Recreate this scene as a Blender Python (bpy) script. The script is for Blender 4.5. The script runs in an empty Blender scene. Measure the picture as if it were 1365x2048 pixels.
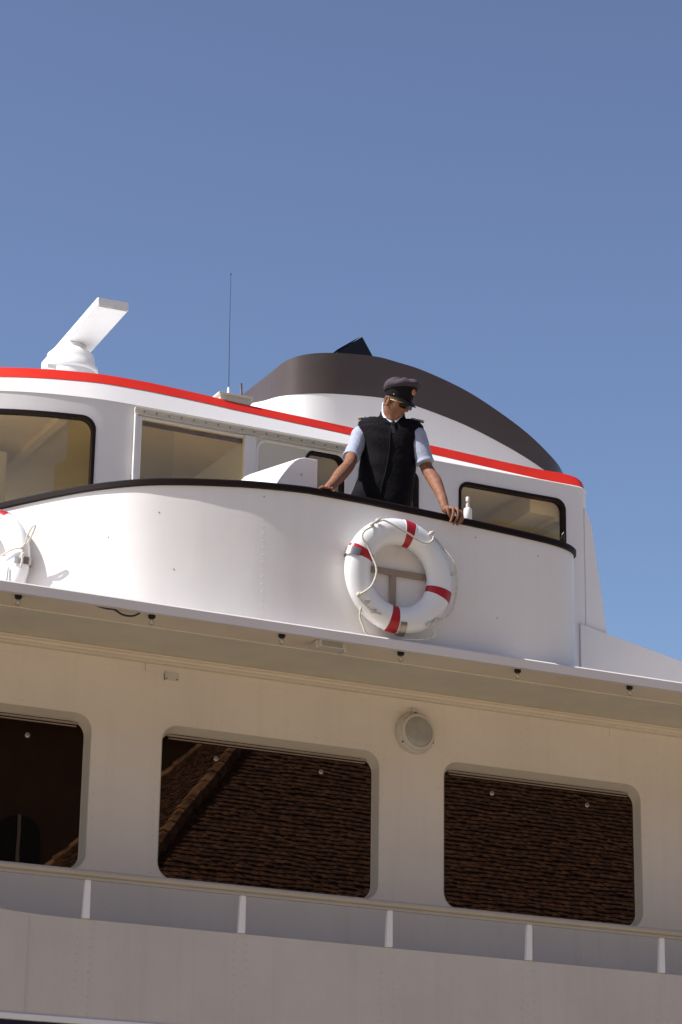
import bpy, bmesh, math, random
from mathutils import Vector, Matrix, noise
from mathutils.geometry import tessellate_polygon
random.seed(7)
S = bpy.context.scene
COL = S.collection
R = math.radians
sin, cos, pi = math.sin, math.cos, math.pi

# ------------------------------------------------------------------ camera
cam = bpy.data.cameras.new("camera")
cam.sensor_fit = 'VERTICAL'; cam.sensor_height = 36.0; cam.lens = 89.65
cam.clip_start = 0.1; cam.clip_end = 3000
camo = bpy.data.objects.new("camera", cam); COL.objects.link(camo)
ROT = ((0.8962958, -0.15481473, -0.41555533),
       (-0.44321965, -0.28210276, -0.85086684),
       (0.01449742, 0.94681066, -0.32146445))
camo.matrix_world = Matrix.Translation((0, 0, 1.6)) @ Matrix(ROT).to_4x4()
S.camera = camo

# ------------------------------------------------------------------ light
SUN_EL, SUN_AZ = R(50), R(-85)           # azimuth from +Y towards +X
w = bpy.data.worlds.new("World"); S.world = w; w.use_nodes = True
nt = w.node_tree; bg = nt.nodes['Background']
sky = nt.nodes.new('ShaderNodeTexSky'); sky.sky_type = 'NISHITA'; sky.sun_disc = False
sky.sun_elevation = SUN_EL; sky.sun_rotation = SUN_AZ
sky.altitude = 300; sky.air_density = 0.9; sky.dust_density = 1.2; sky.ozone_density = 1.6
tint = nt.nodes.new('ShaderNodeMix'); tint.data_type = 'RGBA'; tint.blend_type = 'MULTIPLY'; tint.inputs[0].default_value = 1
wtc = nt.nodes.new('ShaderNodeTexCoord'); wsx = nt.nodes.new('ShaderNodeSeparateXYZ'); wrp = nt.nodes.new('ShaderNodeValToRGB')
nt.links.new(wtc.outputs['Generated'], wsx.inputs[0]); nt.links.new(wsx.outputs['Z'], wrp.inputs['Fac'])
wrp.color_ramp.elements[0].position = .12; wrp.color_ramp.elements[0].color = (1.0, 1.07, 1.10, 1)
wrp.color_ramp.elements[1].position = .52; wrp.color_ramp.elements[1].color = (.96, .86, .93, 1)
nt.links.new(wrp.outputs[0], tint.inputs[7])
nt.links.new(sky.outputs[0], tint.inputs[6]); nt.links.new(tint.outputs[2], bg.inputs[0]); bg.inputs[1].default_value = 0.102
sd = bpy.data.lights.new("sun", 'SUN'); sd.energy = 5.0; sd.angle = R(0.5); sd.color = (1, .975, .94)
so = bpy.data.objects.new("sun", sd); COL.objects.link(so)
sv = Vector((sin(SUN_AZ) * cos(SUN_EL), cos(SUN_AZ) * cos(SUN_EL), sin(SUN_EL)))
so.rotation_euler = sv.to_track_quat('Z', 'Y').to_euler(); so.location = sv * 60
S.view_settings.view_transform = 'Standard'; S.view_settings.look = 'None'
S.view_settings.exposure = 0.5; S.view_settings.gamma = 1.0
S.cycles.max_bounces = 10; S.cycles.transparent_max_bounces = 12

# ------------------------------------------------------------------ materials
def mat(name, col, rough=.5, var=0.0, vscale=3.0, bump=0.0, bscale=40.0, metal=0.0, col2=None, thr=None, spec=.5, coat=0.0, streak=0.0):
    m = bpy.data.materials.new(name); m.use_nodes = True
    t = m.node_tree; b = t.nodes['Principled BSDF']
    b.inputs['Base Color'].default_value = (*col, 1); b.inputs['Roughness'].default_value = rough
    b.inputs['Metallic'].default_value = metal; b.inputs['Specular IOR Level'].default_value = spec
    b.inputs['Coat Weight'].default_value = coat
    tc = t.nodes.new('ShaderNodeTexCoord')
    if var > 0 or col2:
        n = t.nodes.new('ShaderNodeTexNoise'); n.inputs['Scale'].default_value = vscale
        n.inputs['Detail'].default_value = 6; n.inputs['Roughness'].default_value = .65
        t.links.new(tc.outputs['Object'], n.inputs['Vector'])
        r = t.nodes.new('ShaderNodeValToRGB')
        c2 = col2 or tuple(max(0, c * (1 - var)) for c in col)
        a, z = thr or (.35, .65)
        r.color_ramp.elements[0].position = a; r.color_ramp.elements[0].color = (*c2, 1)
        r.color_ramp.elements[1].position = z; r.color_ramp.elements[1].color = (*col, 1)
        t.links.new(n.outputs['Fac'], r.inputs['Fac']); t.links.new(r.outputs['Color'], b.inputs['Base Color'])
        if streak:      # faint run marks down the paint
            mp = t.nodes.new('ShaderNodeMapping'); mp.inputs['Scale'].default_value = (11, 11, .55); t.links.new(tc.outputs['Object'], mp.inputs['Vector'])
            ns = t.nodes.new('ShaderNodeTexNoise'); ns.inputs['Scale'].default_value = 1.5; ns.inputs['Detail'].default_value = 5; t.links.new(mp.outputs[0], ns.inputs['Vector'])
            rs = t.nodes.new('ShaderNodeValToRGB'); rs.color_ramp.elements[0].position = .50; rs.color_ramp.elements[0].color = (1, 1, 1, 1)
            rs.color_ramp.elements[1].position = .74; rs.color_ramp.elements[1].color = (1-streak, 1-streak*1.25, 1-streak*1.6, 1); t.links.new(ns.outputs['Fac'], rs.inputs['Fac'])
            mm = t.nodes.new('ShaderNodeMix'); mm.data_type = 'RGBA'; mm.blend_type = 'MULTIPLY'; mm.inputs[0].default_value = 1
            t.links.new(r.outputs['Color'], mm.inputs[6]); t.links.new(rs.outputs[0], mm.inputs[7]); t.links.new(mm.outputs[2], b.inputs['Base Color'])
    if bump > 0:
        n2 = t.nodes.new('ShaderNodeTexNoise'); n2.inputs['Scale'].default_value = bscale; n2.inputs['Detail'].default_value = 3
        t.links.new(tc.outputs['Object'], n2.inputs['Vector'])
        bp = t.nodes.new('ShaderNodeBump'); bp.inputs['Strength'].default_value = bump; bp.inputs['Distance'].default_value = .01
        t.links.new(n2.outputs['Fac'], bp.inputs['Height']); t.links.new(bp.outputs['Normal'], b.inputs['Normal'])
    return m

def tinted(name, tint, gloss=(1, 1, 1), fac=.07):
    m = bpy.data.materials.new(name); m.use_nodes = True
    t = m.node_tree; t.nodes.remove(t.nodes['Principled BSDF']); out = t.nodes['Material Output']
    tr = t.nodes.new('ShaderNodeBsdfTransparent'); tr.inputs[0].default_value = (*tint, 1)
    gl = t.nodes.new('ShaderNodeBsdfGlossy'); gl.inputs['Color'].default_value = (*gloss, 1); gl.inputs['Roughness'].default_value = .02
    mx = t.nodes.new('ShaderNodeMixShader'); mx.inputs[0].default_value = fac
    t.links.new(tr.outputs[0], mx.inputs[1]); t.links.new(gl.outputs[0], mx.inputs[2]); t.links.new(mx.outputs[0], out.inputs[0])
    return m

def mirror_glass(name):
    m = bpy.data.materials.new(name); m.use_nodes = True
    t = m.node_tree; t.nodes.remove(t.nodes['Principled BSDF']); out = t.nodes['Material Output']
    df = t.nodes.new('ShaderNodeBsdfDiffuse'); df.inputs[0].default_value = (.006, .003, .002, 1)
    gl = t.nodes.new('ShaderNodeBsdfGlossy'); gl.inputs['Color'].default_value = (1, .68, .50, 1); gl.inputs['Roughness'].default_value = .0
    tc = t.nodes.new('ShaderNodeTexCoord'); n = t.nodes.new('ShaderNodeTexNoise'); n.inputs['Scale'].default_value = 1.6
    t.links.new(tc.outputs['Object'], n.inputs['Vector'])
    bp = t.nodes.new('ShaderNodeBump'); bp.inputs['Strength'].default_value = .012; bp.inputs['Distance'].default_value = .02
    t.links.new(n.outputs['Fac'], bp.inputs['Height']); t.links.new(bp.outputs['Normal'], gl.inputs['Normal'])
    mx = t.nodes.new('ShaderNodeMixShader'); mx.inputs[0].default_value = .10
    t.links.new(df.outputs[0], mx.inputs[1]); t.links.new(gl.outputs[0], mx.inputs[2]); t.links.new(mx.outputs[0], out.inputs[0])
    return m

M = dict(
    white=mat('white_paint', (.81, .785, .755), .38, .05, 1.3, .16, 5, streak=.02),
    white2=mat('white_paint_bright', (.85, .82, .79), .35, .03, 2, .03, 60),
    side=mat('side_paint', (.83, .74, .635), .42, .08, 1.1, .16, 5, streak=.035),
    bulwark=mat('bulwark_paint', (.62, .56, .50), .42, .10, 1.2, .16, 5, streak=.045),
    soffit=mat('soffit_cream', (.76, .65, .50), .55, .08, 2.0, .05, 50),
    soffit2=mat('soffit_green', (.68, .62, .49), .6, .10, 3.0, .05, 50),
    fascia=mat('fascia_paint', (.72, .67, .64), .4, .04, 2.0, .03, 50),
    reveal=mat('reveal_grey', (.58, .52, .43), .5, .05, 4),
    cream=mat('cream_panel', (.66, .62, .52), .45, .04, 3, .03, 50),
    ivory=mat('ivory_trim', (.62, .58, .50), .45, .04, 3),
    railpaint=mat('rail_paint', (.46, .40, .31), .35, .08, 6),
    red=mat('red_paint', (.78, .030, .010), .35, .12, 3.0, .03, 40),
    brown=mat('funnel_brown', (.086, .063, .052), .30, .14, 2.2, .06, 30),
    black=mat('black_rubber', (.014, .008, .007), .5, .2, 5, spec=.15),
    blackm=mat('black_metal', (.012, .010, .011), .4),
    navy=mat('navy_hull', (.008, .008, .05), .3, .2, 2),
    rivet=mat('rivet_paint', (.50, .45, .41), .5),
    screw=mat('dark_screw', (.05, .045, .04), .4, metal=.6),
    steel=mat('steel', (.42, .37, .33), .32, .15, 8, metal=.85),
    taupe=mat('taupe_bracket', (.33, .26, .20), .45, .1, 6),
    gasket=mat('window_gasket', (.016, .008, .007), .5, spec=.2),
    ceil=mat('ceiling_brown', (.88, .76, .56), .6, .1, 2),
    bulkhead=mat('bulkhead_cream', (.86, .84, .79), .5, .05, 2),
    wood=mat('brown_wood', (.16, .10, .055), .5, .4, 12),
    floor=mat('deck_beige', (.68, .60, .46), .7, .15, 4),
    glass=tinted('bronze_glass', (.985, .935, .79), fac=.05),
    glass2=tinted('bronze_glass_second', (.93, .90, .80), fac=.03),
    clear=tinted('clear_bulb', (.85, .84, .8), fac=.18),
    lens=mat('frosted_lens', (.40, .38, .33), .25, .15, 14, spec=.7),
    mirror=mirror_glass('dark_tinted_pane'),
    buoy=mat('buoy_plastic', (.80, .80, .79), .28, .03, 5, .05, 18, coat=.2),
    bred=mat('buoy_red_band', (.42, .012, .015), .35, .1, 14),
    rope=mat('white_rope', (.72, .67, .58), .8, .25, 60, .6, 250),
    skin=mat('skin', (.28, .128, .074), .66, .38, 30, .2, 120, spec=.22),
    cloth=mat('navy_vest', (.0045, .0035, .0055), .85, .2, 10, .35, 60, spec=.15),
    trousers=mat('navy_trousers', (.008, .0075, .012), .85, spec=.15),
    shirt=mat('pale_blue_shirt', (.33, .36, .46), .8, .08, 12, .25, 60),
    collar=mat('shirt_collar', (.70, .72, .80), .8),
    hat=mat('cap_cloth', (.050, .036, .046), .9, .25, 30, .3, 80),
    hatband=mat('cap_band', (.006, .005, .006), .8, spec=.15),
    visor=mat('cap_visor', (.008, .007, .007), .45, spec=.12),
    hair=mat('short_brown_hair', (.060, .032, .018), .7, .5, 80, .6, 200),
    gold=mat('gold', (.55, .36, .15), .45, metal=.8),
    gold2=mat('gold_braid', (.42, .31, .09), .5),
    badge=mat('badge_red', (.55, .06, .02), .45),
    lensdark=mat('sunglass_lens', (.004, .004, .004), .3, spec=.25),
    silver=mat('silver_braid', (.20, .21, .24), .6),
    plastic=mat('white_plastic', (.78, .78, .78), .4),
    pump=mat('pump_grey', (.62, .56, .54), .4),
    tile=mat('roof_tile', (.24, .145, .085), .85, col2=(.06, .034, .026), vscale=5.5, thr=(.44, .72), bump=.6, bscale=14),
    ridge=mat('ridge_tile', (.28, .18, .09), .85, col2=(.06, .035, .022), vscale=3.5, thr=(.4, .6), bump=.5, bscale=9),
    plaster=mat('plaster', (.20, .13, .08), .85, .25, 1.0),
    dark=mat('dark_opening', (.01, .01, .012), .3),
    stone=mat('quay_stone', (.42, .35, .265), .8, .25, .8, .2, 5),
    water=mat('lake_water', (.01, .03, .035), .08, bump=.4, bscale=1.5),
    added_hill_green=mat('added_hill_green', (.022, .026, .012), .9, .5, .12, .6, .5),
)

# ------------------------------------------------------------------ mesh helpers
class MB:
    def __init__(s): s.bm = bmesh.new(); s.mats = []; s.n0 = 0
    def mark(s, m=None):
        """faces added since the last mark take material m (None: the main one)"""
        s.bm.faces.ensure_lookup_table(); fs = s.bm.faces[s.n0:]; s.n0 = len(s.bm.faces)
        if m:
            if m not in s.mats: s.mats.append(m)
            for f in fs: f.material_index = s.mats.index(m) + 1
        return s
    def faces(s, vs, fs):
        v = [s.bm.verts.new(p) for p in vs]
        for f in fs:
            try: s.bm.faces.new([v[i] for i in f])
            except ValueError: pass
        return v
    def box(s, a, b):
        (x0, y0, z0), (x1, y1, z1) = a, b
        s.faces([(x0,y0,z0),(x1,y0,z0),(x1,y1,z0),(x0,y1,z0),(x0,y0,z1),(x1,y0,z1),(x1,y1,z1),(x0,y1,z1)],
                [(0,3,2,1),(4,5,6,7),(0,1,5,4),(1,2,6,5),(2,3,7,6),(3,0,4,7)]); return s
    def loft(s, rings, closed=True, caps=True):
        n = len(rings[0]); vs = [p for r in rings for p in r]; fs = []
        for i in range(len(rings) - 1):
            for j in range(n if closed else n - 1):
                k = (j + 1) % n
                fs.append((i*n+j, i*n+k, (i+1)*n+k, (i+1)*n+j))
        if caps:
            fs.append(tuple(range(n))[::-1]); fs.append(tuple((len(rings)-1)*n + j for j in range(n)))
        s.faces(vs, fs); return s
    def tube(s, pts, r, n=8, closed=False, ell=None):
        pts = [Vector(p) for p in pts]; rs = r if isinstance(r, (list, tuple)) else [r]*len(pts)
        rings = []; up = Vector((0, 0, 1)); m = len(pts)
        for i, p in enumerate(pts):
            a = pts[(i-1) % m] if (closed or i > 0) else p; b = pts[(i+1) % m] if (closed or i < m-1) else p
            d = (b - a).normalized()
            if abs(d.dot(up)) > .98: up = Vector((0, 1, 0))
            x = up.cross(d).normalized(); y = d.cross(x); up = y
            rings.append([tuple(p + (x*cos(2*pi*j/n) + y*sin(2*pi*j/n)) * rs[i]) for j in range(n)])
        if closed:
            rings.append(rings[0]); s.loft(rings, True, False); bmesh.ops.remove_doubles(s.bm, verts=s.bm.verts, dist=1e-6)
        else: s.loft(rings)
        return s
    def lathe(s, prof, c, axis='Z', n=32, sx=1, sy=1):
        rings = []
        for r, h in prof:
            ring = []
            for j in range(n):
                a = 2*pi*j/n; u, v = r*cos(a)*sx, r*sin(a)*sy
                if axis == 'Z': ring.append((c[0]+u, c[1]+v, c[2]+h))
                elif axis == 'Y': ring.append((c[0]+u, c[1]-h, c[2]+v))
            rings.append(ring)
        s.loft(rings); return s
    def dome(s, c, n, r, h=None, seg=6):
        c = Vector(c); n = Vector(n).normalized(); a = n.orthogonal().normalized(); b = n.cross(a); h = h or r*.6
        vs = []
        for k, (rr, hh) in enumerate(((1, 0), (.7, .7))):
            for j in range(seg):
                t = 2*pi*j/seg; vs.append(tuple(c + (a*cos(t)+b*sin(t))*r*rr + n*h*hh))
        vs.append(tuple(c + n*h))
        fs = [(j, (j+1) % seg, seg+(j+1) % seg, seg+j) for j in range(seg)] + [(seg+j, seg+(j+1) % seg, 2*seg) for j in range(seg)]
        s.faces(vs, fs); return s
    def ball(s, c, r, sub=3, f=None, mtx=None):
        g = bmesh.ops.create_icosphere(s.bm, subdivisions=sub, radius=1.0)
        rr = r if isinstance(r, (tuple, list)) else (r, r, r)
        for v in g['verts']:
            p = Vector((v.co.x*rr[0], v.co.y*rr[1], v.co.z*rr[2]))
            if f: p = f(p, v.co.copy())
            if mtx: p = mtx @ p
            v.co = p + Vector(c)
        return s
    def plate(s, outline, holes, d0, d1, fn, cuts=()):
        """flat plate in (s,z) with thickness d0..d1, bisected at cuts and carried by fn(s,d,z)"""
        loops = [outline] + list(holes)
        tris = tessellate_polygon([[Vector((x, z, 0)) for x, z in l] for l in loops])
        flat = [p for l in loops for p in l]; n = len(flat); bm = bmesh.new()
        vs = [bm.verts.new((x, d0, z)) for x, z in flat] + [bm.verts.new((x, d1, z)) for x, z in flat]
        for t in tris:
            for off in (0, n):
                try: bm.faces.new([vs[i+off] for i in t])
                except ValueError: pass
        o = 0
        for l in loops:
            for i in range(len(l)):
                a, b = o+i, o+(i+1) % len(l)
                try: bm.faces.new((vs[a], vs[b], vs[b+n], vs[a+n]))
                except ValueError: pass
            o += len(l)
        bmesh.ops.recalc_face_normals(bm, faces=bm.faces)
        for c in cuts:
            bmesh.ops.bisect_plane(bm, geom=bm.verts[:]+bm.edges[:]+bm.faces[:], plane_co=(c, 0, 0), plane_no=(1, 0, 0))
        for v in bm.verts: v.co = Vector(fn(*v.co))
        me = bpy.data.meshes.new("t"); bm.to_mesh(me); bm.free(); s.bm.from_mesh(me); bpy.data.meshes.remove(me)
        return s
    def xform(s, m): bmesh.ops.transform(s.bm, matrix=m, verts=s.bm.verts); return s
    def build(s, name, material, parent=None, smooth=False, bevel=0, segs=2, recalc=True):
        if recalc: bmesh.ops.recalc_face_normals(s.bm, faces=s.bm.faces)
        me = bpy.data.meshes.new(name)
        off = WL(parent) if parent else None
        if off: bmesh.ops.translate(s.bm, verts=s.bm.verts, vec=-off)
        s.bm.to_mesh(me); s.bm.free()
        o = bpy.data.objects.new(name, me); COL.objects.link(o)
        me.materials.append(M[material] if isinstance(material, str) else material)
        for x_ in s.mats: me.materials.append(M[x_])
        if parent: o.parent = parent
        if smooth:
            for p in me.polygons: p.use_smooth = True
            if smooth != 'all': me.set_sharp_from_angle(angle=R(38))
        if bevel:
            b = o.modifiers.new('bevel', 'BEVEL'); b.width = bevel; b.segments = segs; b.limit_method = 'ANGLE'; b.angle_limit = R(40)
        return o

def WL(o):
    v = Vector((0, 0, 0))
    while o: v += Vector(o.location); o = o.parent
    return v
def tag(o, label, cat, group=None, kind=None):
    if label: o['label'] = label
    if cat: o['category'] = cat
    if group: o['group'] = group
    if kind: o['kind'] = kind
    return o
def thing(name, loc, label, cat, group=None):
    o = bpy.data.objects.new(name, None); COL.objects.link(o); o.location = loc; o.empty_display_size = .1
    return tag(o, label, cat, group)
def dup(root, loc=None, rotz=None, label=None):
    def cp(o, par):
        c = o.copy(); COL.objects.link(c); c.parent = par
        for ch in list(o.children): cp(ch, c)
        return c
    r = cp(root, None)
    if loc is not None: r.location = loc
    if rotz is not None: r.rotation_euler = (0, 0, rotz)
    if label: r['label'] = label
    return r
def rr(x0, z0, x1, z1, r, n=7):
    if isinstance(r, (int, float)): r = (r,)*4
    out = []
    for (cx, cz, a0, q) in ((x0+r[0], z0+r[0], pi, r[0]), (x1-r[1], z0+r[1], 1.5*pi, r[1]), (x1-r[2], z1-r[2], 0, r[2]), (x0+r[3], z1-r[3], pi/2, r[3])):
        for i in range(n): a = a0 + (pi/2)*i/(n-1); out.append((cx+q*cos(a), cz+q*sin(a)))
    return out
def lerp(x, xs, ys):
    if x <= xs[0]: return ys[0]
    for i in range(len(xs)-1):
        if x <= xs[i+1]: t = (x-xs[i])/(xs[i+1]-xs[i]); return ys[i]*(1-t)+ys[i+1]*t
    return ys[-1]
def catmull(pts, k=6):
    pts = [Vector(p) for p in pts]; out = []
    for i in range(len(pts)-1):
        p0 = pts[max(0, i-1)]; p1 = pts[i]; p2 = pts[i+1]; p3 = pts[min(len(pts)-1, i+2)]
        for j in range(k):
            t = j/k
            out.append(.5*((2*p1)+(p2-p0)*t+(2*p0-5*p1+4*p2-p3)*t*t+(-p0+3*p1-3*p2+p3)*t**3))
    out.append(pts[-1]); return out

class Plan:
    """a smooth curve in plan; s is arc length, equal to X on the straight"""
    def __init__(s, pts, ref, k=6):
        s.p = catmull([Vector((a, b)) for a, b in pts], k); s.s = [0]
        for i in range(1, len(s.p)): s.s.append(s.s[-1] + (s.p[i]-s.p[i-1]).length)
        i = min(range(len(s.p)), key=lambda i: (s.p[i]-Vector(ref)).length); o = s.p[i].x - s.s[i]
        s.s = [v+o for v in s.s]
    def at(s, q, d=0):
        import bisect
        i = max(0, min(len(s.s)-2, bisect.bisect_right(s.s, q)-1)); t = (q-s.s[i])/(s.s[i+1]-s.s[i])
        p = s.p[i].lerp(s.p[i+1], t)
        def nrm(j):
            a = s.p[max(0, j-1)]; b = s.p[min(len(s.p)-1, j+1)]; e = (b-a).normalized(); return Vector((e.y, -e.x))
        n = nrm(i).lerp(nrm(i+1), max(0, min(1, t))).normalized()
        return p + n*d, n

# ================================================================== SETTING
q = MB(); q.box((-600, -600, -.5), (600, 10.6, 0)); tag(q.build('quay', 'stone'), None, None, kind='structure')
q = MB(); q.faces([(-1500, 10.6, -.45), (1500, 10.6, -.45), (1500, 1500, -.45), (-1500, 1500, -.45)], [(0, 1, 2, 3)])
tag(q.build('lake_water', 'water'), None, None, kind='structure')
q = MB(); vs = []; fs = []; nx, ny = 90, 14
for j in range(ny+1):
    for i in range(nx+1):
        x = -260 + 520*i/nx; t = j/ny; y = -62 - 85*t
        h = 80*(1-(1-t)**2)*(.8+.3*noise.noise(Vector((x*.012, t*1.5, 3)))) + 5*noise.noise(Vector((x*.07, y*.07, 1)))*min(1, t*4)
        vs.append((x, y, h-.2))
for j in range(ny):
    for i in range(nx): a = j*(nx+1)+i; fs.append((a, a+1, a+nx+2, a+nx+1))
q.faces(vs, fs); tag(q.build('sky_blocking_hill', 'added_hill_green', smooth='all'), None, None, kind='structure')  # unseen hill, added to keep bright sky out of the pane reflections

# ---- the tiled house across the quay (seen mirrored in the ship's panes)
house = thing('tiled_house', (27, -15.5, 0), 'old house with brown tiled hip roof, mirrored in the dark saloon windows', 'house')
q = MB(); q.box((13.6, -22.4, 0), (40, -8.6, 7.0)); q.build('wall', 'plaster', house)
for i in range(7):
    x = 15.5 + i*3.4
    for z in (1.2, 4.2):
        q = MB(); q.box((x, -8.62, z), (x+1.1, -8.55, z+1.7)); q.build('window', 'dark', house)
EX, EY, EZ, RX, RY, RZ = 12.9, -8.0, 7.0, 20.4, -15.5, 14.5
q = MB()
def course(q, fn, nrows, length_at, step=.16):
    """overlapping tile courses; fn(u,t,h) -> point, t = 0..1 up the slope"""
    for i in range(nrows):
        t0, t1 = i/nrows, (i+1)/nrows
        a, b = length_at((t0+t1)/2); n = max(2, int((b-a)/step)); vs = []; fs = []; sh = random.random()*step
        for j in range(n):
            u0 = a + (b-a)*j/n + sh*.5; u1 = u0 + step*.97; lo = .010*noise.noise(Vector((u0*.6, i*.9, 5)))
            w1 = lo + random.gauss(0, .006); w2 = .006*random.uniform(-1, 1); k = len(vs)
            for u, e in ((u0, 0), ((u0+u1)/2, .006), (u1, 0)):
                vs += [tuple(fn(u, t0 + w2*.3, .0)), tuple(fn(u, t0 + w2*.3, .046 + w1 + e)), tuple(fn(u, t1 + .006, .010 + w1*.4 + e))]
            for m_ in (0, 3): fs += [(k+m_, k+m_+3, k+m_+4, k+m_+1), (k+m_+1, k+m_+4, k+m_+5, k+m_+2)]
        q.faces(vs, fs)
NR = 78
course(q, lambda u, t, h: Vector((u, EY+(RY-EY)*t + h*.70, EZ+(RZ-EZ)*t + h*.70)), NR, lambda t: (EX+(RX-EX)*t, 42))
course(q, lambda u, t, h: Vector((EX+(RX-EX)*t - h*.70, u, EZ+(RZ-EZ)*t + h*.70)), NR, lambda t: (-23+7.5*t, -8-7.5*t))
q.faces([(EX, -8, EZ-.02), (42, -8, EZ-.02), (42, RY, RZ-.05), (RX, RY, RZ-.05), (EX, -23, EZ-.02), (42, -23, EZ-.02)], [(0, 1, 2, 3), (4, 0, 3), (5, 4, 3, 2)])
q.build('roof', 'tile', house)
q = MB()
for a, b in (((EX, EY, EZ+.1), (RX, RY, RZ+.12)), ((EX, -23, EZ+.1), (RX, RY, RZ+.12)), ((RX, RY, RZ+.12), (42, RY, RZ+.12))):
    a, b = Vector(a), Vector(b); L = (b-a).length; n = int(L/.42)
    for i in range(n):
        p, r_ = a.lerp(b, i/n), a.lerp(b, (i+1.12)/n)
        q.tube([p + Vector((0, 0, random.uniform(-.02, .03))), r_ + Vector((0, 0, random.uniform(-.02, .03)))], [random.uniform(.14, .17), .125], 8)
q.build('ridge_cap', 'ridge', house, smooth=True)
# ---- the arcaded house further back
h2 = thing('arcaded_house', (13, -32, 0), 'tall ochre house with arched upper windows, dimly mirrored in the leftmost saloon window', 'house')
q = MB(); q.box((2, -38, 0), (25, -31, 17)); q.build('wall', 'plaster', h2)
q = MB(); q.box((1.4, -38.6, 17), (25.6, -30.4, 17.5)); q.build('roof', 'tile', h2)
for i in range(8):
    for z in (6.5, 9.6, 12.7):
        x = 3.4 + i*2.7
        q = MB(); q.plate([(x, z), (x+1.1, z)] + [(x+.55+.55*cos(a), z+1.5+.4*sin(a)) for a in [pi*k/8 for k in range(9)]], [], 30.9, 31.02, lambda s_, d, z_: (s_, -d, z_)); wn = q.build('window', 'dark', h2); q = MB(); q.box((x+.5, -30.89, z), (x+.58, -30.86, z+1.9)); q.box((x-.1, -30.9, z-.14), (x+1.2, -30.75, z)); q.build('frame', 'cream', wn)
q = MB(); q.box((2, -31.0, 9.1), (25, -30.6, 9.22)); q.build('balcony_ledge', 'cream', h2)

# ================================================================== FERRY
fer = thing('ferry', (8, 15.9, 0), 'large white passenger ferry with red roof stripe and brown topped funnel', 'ferry')
def P(name, q, m, **k): return q.build(name, m, fer, **k)

q = MB(); q.plate([(-8, -.9), (30, -.9), (30, 3.37), (-8, 3.37)], [], 13.03, 18.9, lambda s_, d, z: (s_, d, z)); P('hull', q, 'navy')
q = MB(); q.box((-8, 13.002, 3.372), (30, 13.06, 3.405)); P('rub_rail', q, 'white2', bevel=.006)
q = MB(); q.box((-8, 13.06, 3.372), (30, 14.0, 3.40)); P('side_deck', q, 'floor')
# bulwark with its rivets and seams
ol = [(-8, 3.405), (30, 3.405), (30, 3.937), (4.75, 3.937), (4.6, 3.939), (4.45, 3.946), (4.3, 3.959), (4.1, 3.975), (3.6, 3.99), (-8, 3.99)]
POSTS = [4.85 + .926*i for i in range(-3, 14)]
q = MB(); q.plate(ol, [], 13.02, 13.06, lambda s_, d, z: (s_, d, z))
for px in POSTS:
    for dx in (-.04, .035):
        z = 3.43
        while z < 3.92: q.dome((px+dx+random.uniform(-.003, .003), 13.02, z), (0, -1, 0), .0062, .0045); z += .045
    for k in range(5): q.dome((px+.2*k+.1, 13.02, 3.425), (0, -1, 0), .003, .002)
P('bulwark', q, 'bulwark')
for x in (4.53,): q = MB(); q.box((x, 13.016, 3.41), (x+.004, 13.022, 3.93)); P('bulwark_seam', q, 'reveal')
# rail
q = MB(); q.tube([(-8, 13.0, 4.186), (30, 13.0, 4.186)], .019, 10); q.box((-8, 12.99, 4.148), (30, 13.012, 4.163))
q.box((-8, 12.995, 4.163), (30, 13.004, 4.17)); P('handrail', q, 'railpaint', smooth=True)
for px in POSTS:
    q = MB(); z0, z1 = 3.94, 4.15
    q.loft([[(px-.020, 13.0, z0), (px+.020, 13.0, z0), (px+.020, 13.03, z0), (px-.020, 13.03, z0)], [(px-.0165, 12.995, z1), (px+.0165, 12.995, z1), (px+.0165, 13.02, z1), (px-.0165, 13.02, z1)]])
    P('rail_post', q, 'white2', bevel=.003)

# lower side wall with windows
W0 = [3.722 + (5.655-3.722)*i if i < 2 else 7.594 + 1.935*(i-2) for i in range(-2, 7)]
WW = 1.475
holes = [rr(x, 4.398, x+WW, 5.336, .10, 8) for x in W0]
q = MB(); q.plate([(-8, 3.40), (25, 3.40), (25, 5.712), (-8, 5.712)], holes, 14.0, 14.05, lambda s_, d, z: (s_, d, z))
def riv(q, x, z, r=.0042, y=14.0): q.dome((x, y, z), (0, -1, 0), r*1.45, .0045)
for x in W0:
    for xx in (x-.035, x+WW+.035):
        for k in range(14): riv(q, xx + random.uniform(-.002, .002), 4.36 + k*.072)
    for k in range(22): riv(q, x + .02 + k*.068, 5.372)
    for xc in (x+WW+.14, x+WW+.33, x+.62):
        for k in range(5): riv(q, xc, 5.42 + k*.05, .0036)
    for k in range(14):
        riv(q, x + k*.14, 3.99, .0045); riv(q, x+.06 + k*.14, 4.10, .0036)
    for k in range(7): riv(q, x+1.0, 3.95+k*.055, .0036); riv(q, x+1.62, 3.95+k*.06, .0036)
P('side_wall', q, 'side')
q = MB(); q.box((-8, 13.994, 5.652), (5.526, 14.0, 5.712)); q.box((5.529, 13.994, 5.652), (8.834, 14.0, 5.712)); q.box((8.837, 13.994, 5.652), (25, 14.0, 5.712)); P('wall_band', q, 'side')
q = MB(); q.box((5.655, 13.99, 5.615), (5.745, 14.0, 5.668)); q.box((5.655, 13.984, 5.615), (5.661, 14.0, 5.668))
q.mark(); q.dome((5.668, 13.99, 5.625), (0, -1, 0), .005); q.dome((5.735, 13.99, 5.625), (0, -1, 0), .005); q.mark('screw')
P('bracket_plate', q, 'ivory')
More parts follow.
